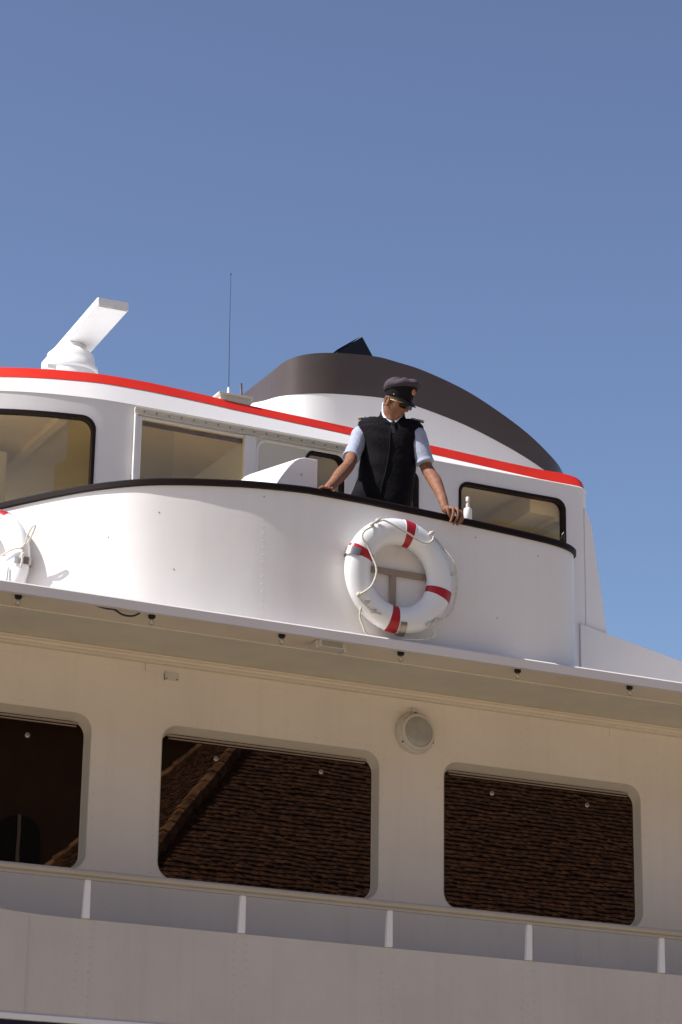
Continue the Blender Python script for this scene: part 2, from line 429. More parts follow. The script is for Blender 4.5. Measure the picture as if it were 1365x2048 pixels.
for i, x in enumerate(W0):
    q = MB(); x1, z1 = x+WW, 5.336
    def rg_(d, g_, r_, y): return [(a_, y, b_) for a_, b_ in rr(x+.001+g_, 4.399+g_, x1-.001-d*.4-g_, z1-.001-d*.66-g_, r_, 8)]
    q.loft([rg_(0, 0, .10, 13.997), rg_(.05, 0, .095, 14.05), rg_(.05, .004, .091, 14.05), rg_(.052, .004, .091, 14.058)], True, False)
    q.loft([rg_(0, 0, .10, 13.997), rg_(0, -.004, .104, 13.997), rg_(0, -.004, .104, 14.0)], True, False)
    q.mark(); q.box((x+.06, 14.036, 5.262), (x1-.08, 14.046, 5.268)); q.box((x+.05, 14.036, 5.277), (x1-.07, 14.046, 5.290))
    q.mark('taupe'); wf = P('window', q, 'reveal')
    q = MB(); q.plate(rr(x+.002, 4.400, x1-.021, z1-.034, .094, 8), [], 14.052, 14.062, lambda s_, d, z: (s_, d, z)); q.build('pane', 'mirror', wf)
    for kx in (.40, 1.115):
        q = MB(); q.lathe([(.016, 0), (.016, .005), (.012, .008), (.0, .008)], (x+kx-.02, 14.052, 5.178), 'Y', 12)
        q.lathe([(.005, .007), (.005, .013), (0, .013)], (x+kx-.02, 14.052, 5.178), 'Y', 8); q.build('knob', 'steel', wf, smooth=True)

# deck edge and soffit
q = MB()
q.faces([(x, y, z) for x in (-8, 30) for y, z in ((13.0, 5.712), (13.0, 5.766), (13.010, 5.776), (18.7, 5.776), (18.7, 5.735), (13.035, 5.735), (13.035, 5.712))],
        [(i, (i+1) % 7, 7+(i+1) % 7, 7+i) for i in range(7)] + [tuple(range(7)), tuple(range(7, 14))])
P('deck_edge', q, 'fascia')
q = MB(); q.box((-8, 13.036, 5.722), (4.42, 13.30, 5.733)); q.box((4.423, 13.036, 5.722), (11, 13.30, 5.733)); q.box((11.01, 13.036, 5.722), (30, 13.30, 5.733))
q.mark()
for k in range(34):
    x = random.choice((4.40, 4.46, 6.86, 7.02, 7.12, 7.92, 8.0, 8.12, 5.72)) + random.gauss(0, .035); y = 13.10 + random.uniform(-.04, .05)
    q.dome((x, y, 5.722), (0, 0, -1), random.uniform(.002, .004), .001)
q.mark('wood'); P('soffit_strip', q, 'soffit')
q = MB(); q.box((-8, 13.30, 5.716), (30, 13.82, 5.734)); P('soffit_panel', q, 'soffit2')
q = MB(); q.box((-8, 13.81, 5.702), (30, 13.998, 5.714)); q.tube([(-8, 13.84, 5.698), (30, 13.84, 5.698)], .015, 10); q.tube([(-8, 13.885, 5.694), (30, 13.885, 5.694)], .017, 10)
x = 3.8
while x < 10.5: q.dome((x, 13.878, 5.677), (0, -.3, -1), .004, .004); x += .055
P('soffit_moulding', q, 'soffit', smooth=True)


# bridge wing parapet
PL = Plan([(4.30, 15.9), (4.29, 15.4), (4.33, 14.95), (4.40, 14.60), (4.468, 14.36), (4.587, 14.13), (4.716, 13.94), (4.837, 13.775), (4.966, 13.62), (5.11, 13.49), (5.264, 13.39), (5.474, 13.31), (5.695, 13.25), (5.963, 13.196), (6.285, 13.165), (6.825, 13.148),
           (7.4, 13.14), (7.8, 13.147), (7.96, 13.165), (8.06, 13.20), (8.125, 13.25), (8.15, 13.31), (8.155, 13.42), (8.155, 13.9), (8.155, 14.39)], (7.4, 13.14), 5)
def topz(x): return lerp(x, [4.3, 4.6, 5.0, 5.4, 5.8, 6.2, 6.6, 7.52, 8.15], [6.58, 6.595, 6.62, 6.645, 6.665, 6.676, 6.666, 6.629, 6.604])
def wall_loft(prof, fn=None):
    """prof(s) -> list of (d,z)"""
    rings = []
    for s_ in PL.s[::1]:
        pr = prof(PL.at(s_)[0].x, s_)
        rings.append([(*PL.at(s_, d)[0], z) for d, z in pr])
    return rings
q = MB(); q.loft(wall_loft(lambda x, s_: [(0, 5.777), (0, topz(x)-.01), (-.035, topz(x)-.01), (-.035, 5.777)]))
for s_, z0, n_ in ((5.93, 5.83, 18), (7.62, 5.83, 16)):
    for k in range(n_):
        p, nn = PL.at(s_, 0); q.dome((p.x, p.y, z0+k*.045), (nn.x, nn.y, 0), .0032, .002)
q.mark()
for s_, z in ((4.95, 5.875), (4.97, 5.875), (5.02, 5.875), (4.95, 5.905), (4.97, 5.905), (5.02, 5.905), (5.93, 6.60), (7.35, 6.55), (4.2, 6.55), (5.4, 6.1), (5.0, 6.3), (7.8, 6.5), (7.5, 6.05), (5.3, 6.45)):
    p, nn = PL.at(s_, 0); q.dome((p.x, p.y, z), (nn.x, nn.y, 0), .004, .003)
q.mark('screw'); P('parapet', q, 'white', smooth=True)
def capprof(x, s_):
    z = topz(x); return [(.012, z-.022), (.017, z-.016), (.017, z+.014), (.010, z+.022), (-.052, z+.022), (-.060, z+.014), (-.060, z-.022), (-.037, z-.022), (-.037, z-.004), (.002, z-.004), (.002, z-.022)]
q = MB(); q.loft(wall_loft(capprof)); P('parapet_cap', q, 'black', smooth=True)
q = MB(); q.plate([(x, y) for x, y in [(4.45, 14.5), (4.7, 14.05), (5.1, 13.56), (5.7, 13.32), (6.4, 13.21), (8.1, 13.21), (8.1, 14.5)]], [], 5.777, 5.80, lambda s_, d, z: (s_, z, d)); P('wing_grating', q, 'floor')
# buoy bracket on the parapet
q = MB(); q.box((6.60, 13.122, 6.212), (7.03, 13.142, 6.250)); q.box((6.75, 13.120, 5.95), (6.788, 13.144, 6.2115)); P('buoy_bracket', q, 'taupe', bevel=.003)

# wheelhouse
CY = 14.4
near = [(3.80, 15.9), (3.82, 15.55), (3.93, 15.2), (4.12, 14.93), (4.33, 14.75), (4.514, 14.655), (4.686, 14.579), (4.833, 14.522), (4.986, 14.476), (5.143, 14.441), (5.303, 14.414), (5.5, 14.402), (5.9, 14.4), (7.0, 14.4), (8.0, 14.4), (8.7, 14.4), (8.87, 14.403), (8.94, 14.42), (8.975, 14.46), (8.985, 14.54), (8.985, 15.2), (8.985, 15.9)]
PC = Plan(near, (7.0, 14.4), 5)
WT = 7.53
HN = [rr(2.75, 6.5, 4.05, 7.40, .09), rr(4.22, 6.5, 5.285, 7.402, .09), rr(5.585, 6.4, 6.321, 7.452, .012, 3), rr(6.765, 6.4, 7.05, 7.437, .07), rr(7.16, 6.4, 7.612, 7.425, .07), rr(7.924, 6.4, 8.769, 7.412, .075)]
cuts = [PC.s[0] + .07*i for i in range(1, 200) if PC.s[0]+.07*i < 5.6 or (8.68 < PC.s[0]+.07*i < PC.s[-1]-.01)] + [8.8, 8.84, 8.86, 8.88, 8.90, 8.92, 8.94, 8.96]
def onC(s_, d, z): p, _ = PC.at(s_, d); return (p.x, p.y, z)
def onF(s_, d, z): p, _ = PC.at(s_, d); return (p.x, 31.8 - p.y, z)
oc = [(PC.s[0], 5.70), (PC.s[-1], 5.70), (PC.s[-1], WT), (PC.s[0], WT)]
q = MB(); q.plate(oc, HN, 0, -.045, onC, cuts); q.plate(oc, HN, 0, -.045, onF, cuts); P('cabin_wall', q, 'white', smooth=True)
# eave: white slope, red stripe, roof
SX = [4.6, 5.0, 5.31, 5.66, 6.01, 6.3, 7.13, 7.75, 8.27, 8.8, 9.0]
def zrb(x): return lerp(x, SX, [7.640, 7.652, 7.660, 7.662, 7.655, 7.643, 7.620, 7.592, 7.569, 7.548, 7.543])
def zrt(x): return lerp(x, SX, [7.722, 7.730, 7.736, 7.738, 7.727, 7.712, 7.690, 7.669, 7.650, 7.636, 7.612])
def eave(lo, hi):
    r = []
    for s_ in PC.s: x = PC.at(s_)[0].x; r.append([(*PC.at(s_, d)[0], z) for d, z in (lo(x), hi(x))])
    return r
def strip(q, rings):
    for f in (lambda p: p, lambda p: (p[0], 31.8-p[1], p[2])): q.loft([[f(p) for p in r] for r in rings], closed=False, caps=False)
    return q
eb = lambda x: (.004, WT - .004)
em = lambda x: (-.055 + .035*max(0, min(1, (x-8.6)/.35)), zrb(x)); et = lambda x: (-.092 + .035*max(0, min(1, (x-8.6)/.35)), zrt(x))
P('eave_band', strip(MB(), eave(eb, em)), 'white2', smooth=True)
P('red_stripe', strip(MB(), eave(lambda x: (em(x)[0]+.003, em(x)[1]), lambda x: (et(x)[0]+.003, et(x)[1]))), 'red', smooth=True)
q = MB(); rg = []
for s_ in PC.s:
    x = PC.at(s_)[0].x; p = PC.at(s_, et(x)[0]+.003)[0]; z = zrt(x)
    row = []
    for k in range(9):
        t = k/8; y = p.y*(1-t) + (31.8-p.y)*t; row.append((p.x, y, z + .02*sin(pi*t)*min(1, (15.9-p.y)/1.2)))
    rg.append(row)
q.loft(rg, closed=False, caps=False)
q.loft([[(a, y, 7.50) for (a, y, _) in r] for r in rg[1:]], closed=False, caps=False); P('cabin_roof', q, 'white2', smooth=True)
# inside
def inner(z, d=-.05):
    pts = [PC.at(s_, d)[0] for s_ in PC.s[::2]]; return [(p.x, p.y, z) for p in pts] + [(p.x, 31.8-p.y, z) for p in reversed(pts[1:])]
q = MB()
for z0, z1, nm in ((7.455, 7.47, 'ceiling'),): q.loft([inner(z0), inner(z1)])
q.box((8.52, 14.46, 7.30), (8.7985, 17.3, 7.4545)); q.box((8.72, 14.46, 7.268), (8.7985, 17.3, 7.2995)); q.box((5.1, 14.6, 7.41), (5.16, 17.2, 7.4545))
P('cabin_ceiling', q, 'ceil')
q = MB(); q.loft([inner(5.78), inner(5.80)]); P('cabin_floor', q, 'floor')
for a_, b_ in (((6.352, 14.46, 5.805), (6.40, 16.2, 7.4545)), ((8.80, 14.48, 5.805), (8.85, 17.2, 7.4545)), ((7.655, 14.46, 5.805), (7.69, 16.0, 7.4545))): q = MB(); q.box(a_, b_); P('bulkhead', q, 'bulkhead')
q = MB(); q.box((4.85, 15.3, 5.805), (5.0, 15.5, 7.40)); P('cabin_pillar', q, 'bulkhead', bevel=.01)
q = MB(); q.box((5.9, 15.0, 5.8), (6.34, 15.8, 6.98)); P('cabin_cupboard', q, 'wood')

def win(hole, gl='glass', fr=.018, rad=.07, proud=.006, fmat='gasket'):
    x0, z0, x1, z1 = hole
    cc = [c for c in cuts if x0 < c < x1]
    q = MB(); q.plate(rr(x0-.002, z0-.002, x1+.002, z1+.002, rad+.002), [rr(x0+fr, z0+fr, x1-fr, z1-fr, max(.01, rad-fr*.6))], proud, -.05, onC, cc)
    f = P('cabin_window', q, fmat, smooth=False)
    q = MB(); q.plate(rr(x0+fr*.5, z0+fr*.5, x1-fr*.5, z1-fr*.5, rad), [], -.020, -.026, onC, cc); q.build('pane', gl, f)
    return f
win((2.75, 6.5, 4.05, 7.40)); win((4.22, 6.5, 5.285, 7.402), rad=.09, fr=.020)
win((6.765, 6.4, 7.05, 7.437), fr=.016); win((7.16, 6.4, 7.612, 7.425)); wE = win((7.924, 6.4, 8.769, 7.412), rad=.075)
q = MB(); q.tube([(8.735, 14.37, 7.10), (8.728, 14.35, 7.135), (8.718, 14.345, 7.15), (8.710, 14.35, 7.135), (8.712, 14.37, 7.11)], .005, 6); q.build('latch', 'screw', wE, smooth=True)
# sliding window
q = MB(); q.box((5.536, 14.372, 6.0), (5.556, 14.42, 7.462)); q.box((5.556, 14.383, 6.0), (5.590, 14.42, 7.45)); q.box((6.318, 14.384, 6.0), (6.40, 14.399, 7.458))
q.box((5.590, 14.39, 7.44), (6.318, 14.42, 7.452))
sl = P('sliding_window', q, 'white', bevel=.003)
q = MB(); q.box((5.59, 14.418, 6.3), (6.318, 14.424, 7.44)); q.build('pane', 'glass', sl)
q = MB(); q.box((5.59, 14.43, 6.3), (5.83, 14.436, 7.41)); q.build('pane', 'glass2', sl)
q = MB(); q.box((5.592, 14.426, 7.405), (6.316, 14.428, 7.438)); q.build('top_rail', 'wood', sl)
q = MB(); q.box((5.535, 14.378, 7.462), (7.056, 14.398, 7.503)); q.box((5.535, 14.366, 7.494), (7.056, 14.378, 7.503)); q.box((5.60, 14.372, 7.458), (7.056, 14.378, 7.466)); tr = q.build('track', 'ivory', sl, bevel=.002)
x = 5.60
while x < 7.05: q = MB(); q.dome((x, 14.378, 7.484), (0, -1, 0), .0055, .004); q.build('screw', 'screw', tr); x += .0865
q = MB(); q.plate(rr(6.402, 6.3, 7.058, 7.448, (.01, .01, .075, .075)), [rr(6.418, 6.31, 7.052, 7.434, (.01, .01, .068, .068))], 14.390, 14.3995, lambda s_, d, z: (s_, d, z)); q.build('rim', 'white2', sl, bevel=.002)
q = MB(); q.plate(rr(6.4185, 6.31, 7.0515, 7.4335, (.01, .01, .067, .067)), [rr(6.767, 6.28, 7.06, 7.435, .07)] and [], 14.3975, 14.3990, lambda s_, d, z: (min(s_, 6.764), d, z)); q.build('recess_panel', 'cream', sl)
# aft fairings
q = MB(); q.plate([(8.87, 5.77), (8.87, 6.526), (8.98, 6.507), (9.09, 6.482), (9.40, 6.425), (9.70, 6.367), (10.4, 6.22), (11.6, 5.95), (11.6, 5.77)], [], 14.385, 14.399, lambda s_, d, z: (s_, d, z)); P('aft_bulwark', q, 'white', bevel=.002)
q = MB(); q.plate([(8.93, 6.3), (9.09, 6.3), (9.095, 6.482), (9.066, 6.70), (9.035, 6.92), (9.012, 7.07), (8.998, 7.17), (8.985, 7.26), (8.95, 7.36), (8.93, 7.38)], [], 14.408, 14.60, lambda s_, d, z: (s_, d, z)); P('aft_fairing', q, 'white2')

# funnel
cols = [(7.031, 15.9, 8.327, 8.343), (7.028, 15.68, 8.27, 8.40), (7.039, 15.45, 8.225, 8.467), (7.126, 15.3, 8.207, 8.502), (7.324, 15.22, 8.221, 8.533), (7.655, 15.2, 8.252, 8.566), (7.87, 15.2, 8.260, 8.556), (8.083, 15.2, 8.236, 8.530),
        (8.414, 15.2, 8.173, 8.446), (8.707, 15.2, 8.088, 8.324), (8.96, 15.205, 7.998, 8.193), (9.19, 15.25, 7.92, 8.06), (9.33, 15.36, 7.93, 8.02), (9.43, 15.5, 7.98, 8.02), (9.47, 15.7, 8.01, 8.04), (9.48, 15.9, 8.02, 8.04)]
a = catmull([Vector((c[0], c[1], c[2])) for c in cols], 5); b = catmull([Vector((c[0], c[1], c[3])) for c in cols], 5)
def both(q, rings):
    for f in (lambda p: p, lambda p: (p[0], 31.8-p[1], p[2])): q.loft([[f(p) for p in r] for r in rings], closed=False, caps=False)
    bmesh.ops.remove_doubles(q.bm, verts=q.bm.verts, dist=1e-5); return q
fun = P('funnel', both(MB(), [[(p.x, p.y, 7.55), (p.x, p.y, p.z)] for p in a]), 'white', smooth=True)
q = MB()
both(q, [[(p.x, p.y-.003*(p.y < 15.6), p.z), (r_.x, r_.y-.003*(p.y < 15.6), r_.z)] for p, r_ in zip(a, b)])
q.loft([[(r_.x, r_.y + (31.8-2*r_.y)*k/6, r_.z-.001) for k in range(7)] for r_ in b], closed=False, caps=False); q.build('funnel_band', 'brown', fun, smooth=True)
q = MB(); q.faces([(x, y, z) for y in (15.68, 15.98) for x, z in ((7.60, 8.45), (7.605, 8.765), (7.813, 8.925), (7.90, 8.79), (7.93, 8.45))], [(0, 1, 2, 3, 4), (5, 6, 7, 8, 9), (0, 1, 6, 5), (1, 2, 7, 6), (2, 3, 8, 7), (3, 4, 9, 8), (4, 0, 5, 9)])
q.build('exhaust', 'blackm', fun, bevel=.004)
q = MB(); q.faces([(7.60, 15.70, 8.775), (7.806, 15.70, 8.936), (7.806, 15.96, 8.936), (7.60, 15.96, 8.775), (7.596, 15.66, 8.772), (7.60, 15.96, 8.770), (7.808, 15.66, 8.932), (7.81, 15.96, 8.93)], [(0, 1, 2, 3), (4, 6, 7, 5), (0, 1, 6, 4)])
q.build('exhaust_lid', 'steel', fun)

# fixtures on the wing: wing console
yaw = Matrix.Rotation(0, 4, 'Z')
prof = [(6.10, 5.80), (6.105, 6.60), (6.13, 6.76), (6.150, 6.825), (6.175, 6.865), (6.204, 6.908), (6.235, 6.949), (6.268, 6.985), (6.302, 7.007), (6.34, 7.018), (6.428, 7.018), (6.428, 5.80)]
con = thing('wing_console', (6.28, 13.7, 5.80), 'white wing console with quarter round top standing behind the black rimmed parapet', 'console')
q = MB(); q.faces([(x, 13.5, z) for x, z in prof] + [(x-.15, 13.93, z) for x, z in prof], [tuple(range(12)), tuple(range(12, 24))] + [(i, (i+1) % 12, 12+(i+1) % 12, 12+i) for i in range(12)]); q.build('housing', 'white2', con, bevel=.005)
q = MB(); q.dome((6.315, 13.5, 6.90), (0, -1, 0), .010, .004); q.build('catch', 'reveal', con)

# ================================================================== RADAR, ANTENNA
rad = thing('radar_scanner', (5.44, 15.4, 7.73), 'white radar scanner bar on a round pedestal above the wheelhouse roof', 'radar')
q = MB(); q.lathe([(.19, -.02), (.19, .30), (.185, .34), (.195, .35), (.195, .375), (.175, .41), (.166, .44), (.160, .475), (.135, .50), (.085, .525), (.075, .56)], (5.44, 15.4, 7.73), n=40)
q.box((5.235, 15.28, 8.04), (5.30, 15.40, 8.075)); q.box((5.58, 15.34, 8.04), (5.645, 15.44, 8.075)); q.build('pedestal', 'plastic', rad, smooth=True, bevel=.004)
q = MB(); q.lathe([(.078, .53), (.085, .535), (.085, .555), (.06, .56)], (5.47, 15.42, 7.73), n=30); q.build('turntable', 'cream', rad, smooth=True)
q = MB(); L, W_, H_ = .64, .108, .068; pr = [(-W_, .012), (-W_*.9, 0), (W_*.9, 0), (W_, .012), (W_, H_), (-W_, H_)]
def barring(y, k): return [(x*k, y, z*k + H_/2*(1-k)) for x, z in pr]
q.loft([barring(-L, .96), barring(-L+.006, 1), barring(L-.006, 1), barring(L, .96)])
q.box((-.10, -L-.003, .012), (.0, -L, .030))
q.xform(Matrix.Translation((5.50, 15.325, 8.290)) @ Matrix.Rotation(R(-3), 4, 'Z')); q.build('antenna_bar', 'plastic', rad)
ant = thing('whip_antenna', (6.24, 14.60, 7.70), 'thin dark whip antenna with pale foot on a small beige stand on the roof edge', 'antenna')
q = MB(); q.box((6.18, 14.50, 7.70), (6.40, 14.62, 7.755)); q.box((6.165, 14.485, 7.755), (6.415, 14.64, 7.770)); q.build('stand', 'ivory', ant, bevel=.003)
q = MB(); q.lathe([(.016, 0), (.016, .012), (.010, .014), (.010, .05), (.007, .065)], (6.26, 14.55, 7.770), n=12); q.build('foot', 'plastic', ant, smooth=True)
q = MB(); q.tube([(6.26, 14.55, 7.83), (6.253, 14.55, 8.25), (6.25, 14.55, 8.655)], [.0028, .0022, .0016], 6); q.lathe([(.004, 0), (.005, .006), (.003, .012)], (6.25, 14.55, 8.65), n=8); q.build('whip', 'screw', ant)
q = MB(); q.tube([(6.355, 14.55, 7.77), (6.348, 14.55, 7.88)], .009, 10); q.build('stub', 'steel', ant, smooth=True)

# ================================================================== LAMPS
names = ['leftmost of all', 'beside the hanging cable', 'left of the floodlight', 'right below the lifebuoy', 'below the bare aft parapet', 'under the low aft bulwark']
L0 = None
for i, x in enumerate([4.385, 5.19, 6.012, 6.798, 7.605, 8.412]):
    lab = 'clear bulb in black socket under the deck edge, ' + names[i]
    if not L0:
        L0 = thing('festoon_bulb', (x, 13.075, 5.722), lab, 'light bulb', 'bulbs hanging under the deck edge')
        q = MB(); q.lathe([(.021, 0), (.021, -.018), (.014, -.024)], (x, 13.075, 5.722), n=14); q.build('socket', 'blackm', L0, smooth=True)
        q = MB(); q.lathe([(.006, -.024), (.012, -.030), (.017, -.042), (.015, -.054), (.007, -.062), (0, -.063)], (x, 13.075, 5.722), n=14); q.build('bulb', 'clear', L0, smooth=True)
    else: dup(L0, (x, 13.075, 5.722), None, lab)
fl = thing('floodlight', (6.33, 13.12, 5.722), 'small rectangular floodlight under the deck edge, between two hanging bulbs', 'floodlight')
q = MB(); q.box((6.25, 13.06, 5.682), (6.42, 13.16, 5.722)); q.box((6.235, 13.07, 5.67), (6.252, 13.15, 5.72)); q.box((6.418, 13.07, 5.67), (6.435, 13.15, 5.72)); q.build('housing', 'ivory', fl, bevel=.004)
q = MB(); q.box((6.268, 13.055, 5.686), (6.402, 13.062, 5.714)); q.build('lens', 'lens', fl)
q = MB(); q.tube(catmull([(4.83, 13.05, 5.722), (4.90, 13.05, 5.712), (4.95, 13.05, 5.712), (5.0, 13.05, 5.690), (5.05, 13.05, 5.688), (5.085, 13.05, 5.70), (5.11, 13.05, 5.72)], 4), .006, 6)
tag(q.build('cable', 'blackm', smooth=True), 'short loop of black cable drooping from the soffit beside a bulb', 'cable')
bl = thing('bulkhead_light', (7.376, 14.0, 5.486), 'round frosted bulkhead light on the cream side wall between two dark windows', 'light')
q = MB(); q.lathe([(.118, 0), (.134, .004), (.136, .030), (.128, .045), (.122, .047), (.120, .062), (.112, .072), (.100, .074), (.098, .066)], (7.376, 14.0, 5.486), 'Y', 48); q.build('housing', 'ivory', bl, smooth=True)
q = MB(); q.lathe([(.100, .060), (.098, .068), (.08, .077), (.05, .083), (.02, .086), (0, .086)], (7.376, 14.0, 5.486), 'Y', 40); q.build('lens', 'lens', bl, smooth=True)
q = MB(); q.box((7.355, 13.975, 5.61), (7.385, 14.0, 5.652)); q.build('conduit', 'ivory', bl, bevel=.003)
for a_ in (95, 215, 335): q = MB(); q.dome((7.376+.125*cos(R(a_)), 13.952, 5.486+.125*sin(R(a_))), (0, -1, 0), .007, .005); q.build('bolt', 'screw', bl)

# ================================================================== LIFEBUOYS
def buoy(loc, rotz, label, ropes, clips, spins):
    t = thing('lifebuoy', (0, 0, 0), label, 'lifebuoy', 'lifebuoys hung on the parapet')
    RM, RA, RD = .279, .084, .055; nu, nv = 64, 20
    def ring(a, k=1.0, ra=RA, rd=RD):
        c = Vector((cos(a), 0, sin(a)))
        return [tuple(c*(RM + ra*k*cos(2*pi*j/nv)) + Vector((0, -rd*k*sin(2*pi*j/nv), 0))) for j in range(nv)]
    q = MB(); rg = [ring(2*pi*i/nu) for i in range(nu)]; q.loft(rg+[rg[0]], True, False); bmesh.ops.remove_doubles(q.bm, verts=q.bm.verts, dist=1e-6)
    q.build('ring', 'buoy', t, smooth='all')
    for a in spins:
        q = MB(); q.loft([ring(R(a-5.8)+R(11.6)*i/5, 1.02) for i in range(6)], True, True); q.build('red_band', 'bred', t, smooth=True)
        q = MB()
        for e in (-6.6, 5.9): q.loft([ring(R(a+e)+R(.7)*i, 1.026) for i in range(2)], True, True)
        q.build('band_edge', 'plastic', t, smooth=True)
    rp = None
    q = MB()
    for r_ in ropes: q.tube(catmull(r_, 6), .0062, 7)
    rp = q.build('grab_rope', 'rope', t, smooth='all')
    for (x, z, y) in clips: q = MB(); q.ball((x, y, z), (.014, .012, .014), 2); q.tube([(x-.016, y-.004, z-.012), (x+.016, y-.004, z+.012)], .008, 6); q.build('rope_cleat', 'rope', t, smooth='all')
    t.location = loc; t.rotation_euler = (0, 0, rotz); return t
def L2(px, py, y=-.06): x = (px-799)*.0034; return (x, y, (1151-py)*.00316 + x*.155*.93)
ropes = [
    [L2(741, 1056, -.052), L2(722, 1066, -.062), L2(716, 1080, -.066), L2(726, 1098, -.07), L2(734, 1118, -.075), L2(741, 1140, -.085), L2(741, 1158, -.085), L2(733, 1178, -.08), L2(722, 1188, -.07), L2(713, 1193, -.055)],
    [L2(745, 1050, -.05), L2(757, 1045, -.062), L2(768, 1050, -.07), L2(788, 1062, -.078), L2(808, 1074, -.08), L2(825, 1085, -.078), L2(842, 1091, -.075), L2(855, 1086, -.065), L2(860, 1076, -.055), L2(858, 1066, -.045)],
    [L2(862, 1072, -.035), L2(873, 1080, -.02), L2(884, 1092, -.01), L2(894, 1108, -.03), L2(904, 1124, -.04), L2(908, 1142, -.04), L2(910, 1165, -.04), L2(908, 1195, -.04), L2(900, 1222, -.045), L2(884, 1238, -.055), L2(866, 1246, -.05), L2(853, 1252, -.055)],
    [L2(852, 1252, -.06), L2(861, 1262, -.06), L2(864, 1272, -.055), L2(857, 1278, -.05), L2(840, 1281, -.05), L2(820, 1281, -.045), L2(800, 1280, -.03)],
    [L2(722, 1215, -.02), L2(723, 1232, .0), L2(729, 1250, .0), L2(735, 1264, .0), L2(748, 1272, .0)],
    [L2(709, 1193, -.05), L2(718, 1206, -.055), L2(730, 1219, -.06), L2(742, 1228, -.06), L2(756, 1232, -.055)],
]
clips = [(L2(738, 1052)[0], L2(738, 1052)[2], -.05), (L2(748, 1045)[0], L2(748, 1045)[2], -.05), (L2(713, 1192)[0], L2(713, 1192)[2], -.05), (L2(728, 1208)[0], L2(728, 1208)[2], -.055), (L2(741, 1226)[0], L2(741, 1226)[2], -.055), (L2(853, 1251)[0], L2(853, 1251)[2], -.05), (L2(868, 1243)[0], L2(868, 1243)[2], -.045), (L2(857, 1068)[0], L2(857, 1068)[2], -.045), (L2(906, 1148)[0], L2(906, 1148)[2], -.03)]
B1 = buoy((6.775, 13.065, 6.192), 0, 'white lifebuoy with four dark red bands below the man, hung on the T bracket', ropes, clips, (79, -16, -99, 160))
# steel hooks gripping the ring
def hook(a, wd, parent):
    q = MB(); vs = []; c, s_ = cos(R(a)), sin(R(a)); tx = Vector((-s_, 0, c))*wd; rg = []
    for k in range(11):
        th = R(-75) + R(150)*k/10; rr_ = .279+.094*cos(th); y = -.062*sin(th); rg.append([Vector((c*rr_, y, s_*rr_)) - tx, Vector((c*rr_, y, s_*rr_)) + tx])
    rg2 = [[p*1.0 + Vector((c, 0, s_))*.004 for p in r] for r in rg]
    q.loft([[tuple(r[0]), tuple(r[1]), tuple(e[1]), tuple(e[0])] for r, e in zip(rg, rg2)]); off = WL(parent); q.xform(Matrix.Translation(off)); return q.build('steel_hook', 'steel', parent, smooth=True)
hook(163, .026, B1); hook(-88, .020, B1)
pB = min(range(len(PL.p)), key=lambda i: (PL.p[i]-Vector((4.56, 14.17))).length); pp, nn = PL.at(PL.s[pB], .062)
B2 = buoy((pp.x, pp.y, 6.20), math.atan2(nn.x, -nn.y), 'white lifebuoy with an orange red band, cut off by the left edge of the picture',
    [[(.355, -.03, .07), (.385, -.05, .115), (.42, -.06, .155), (.445, -.062, .170), (.45, -.06, .155), (.41, -.05, .10), (.36, -.03, .062)],
     [(.352, -.03, .07), (.352, -.05, .02), (.36, -.055, -.03), (.355, -.06, -.08)],
     [(.20, -.06, .02), (.25, -.075, .03), (.30, -.07, .045), (.35, -.05, .05)],
     [(.262, -.066, -.06), (.258, -.068, -.14), (.245, -.066, -.22), (.22, -.066, -.30)]],
    [(.352, .06, -.04), (.355, .0, -.05)], (63, -50, -140, 150))
hook(-4, .022, B2)

# ================================================================== BOTTLE
bt = thing('spray_bottle', (7.30, 13.15, topz(7.3)+.022), 'white pump bottle standing on the black parapet rim beside the hand', 'bottle')
q = MB(); q.lathe([(.024, 0), (.0265, .004), (.0265, .060), (.024, .072), (.012, .080), (.010, .082)], (7.30, 13.15, topz(7.3)+.022), n=24); q.build('body', 'plastic', bt, smooth=True)
q = MB(); q.lathe([(.012, .081), (.012, .105), (.006, .108), (.006, .118), (.0125, .120), (.0125, .146), (.010, .150)], (7.30, 13.15, topz(7.3)+.022), n=18); q.build('pump', 'pump', bt, smooth=True)

# ================================================================== MAN
man = thing('person', (6.92, 13.6, 5.80), 'man in peaked cap, sunglasses and black vest leaning with both hands on the parapet', 'person')
def evaluate(o):
    dg = bpy.context.evaluated_depsgraph_get(); me = bpy.data.meshes.new_from_object(o.evaluated_get(dg)); return me
def remesh(q, name, material, parent, voxel=.004, smooth=3, disp=None):
    o = q.build(name, material, None); m1 = o.modifiers.new('r', 'REMESH'); m1.mode = 'VOXEL'; m1.voxel_size = voxel; m1.use_smooth_shade = True
    m2 = o.modifiers.new('s', 'SMOOTH'); m2.iterations = smooth; m2.factor = .5
    me = evaluate(o); me.name = name; old = o.data; o.modifiers.clear(); o.data = me; bpy.data.meshes.remove(old)
    off = WL(parent)
    for v in me.vertices:
        c = v.co.copy()
        if disp: c = disp(c)
        v.co = c - off
    if not me.materials: me.materials.append(M[material])
    for p in me.polygons: p.use_smooth = True
    o.parent = parent; return o
def limb(q, pts, rs, n=14):
    pts = [Vector(p) for p in pts]
    cp = catmull(pts, 5); k = len(pts)-1; rr_ = []
    for i in range(len(cp)): t = i/(len(cp)-1)*k; j = min(k-1, int(t)); u = t-j; u = u*u*(3-2*u); rr_.append(rs[j]*(1-u)+rs[j+1]*u)
    q.tube(cp, rr_, n); q.ball(cp[0], rr_[0], 2); q.ball(cp[-1], rr_[-1], 2)
HC = Vector((6.948, 13.44, 7.478))
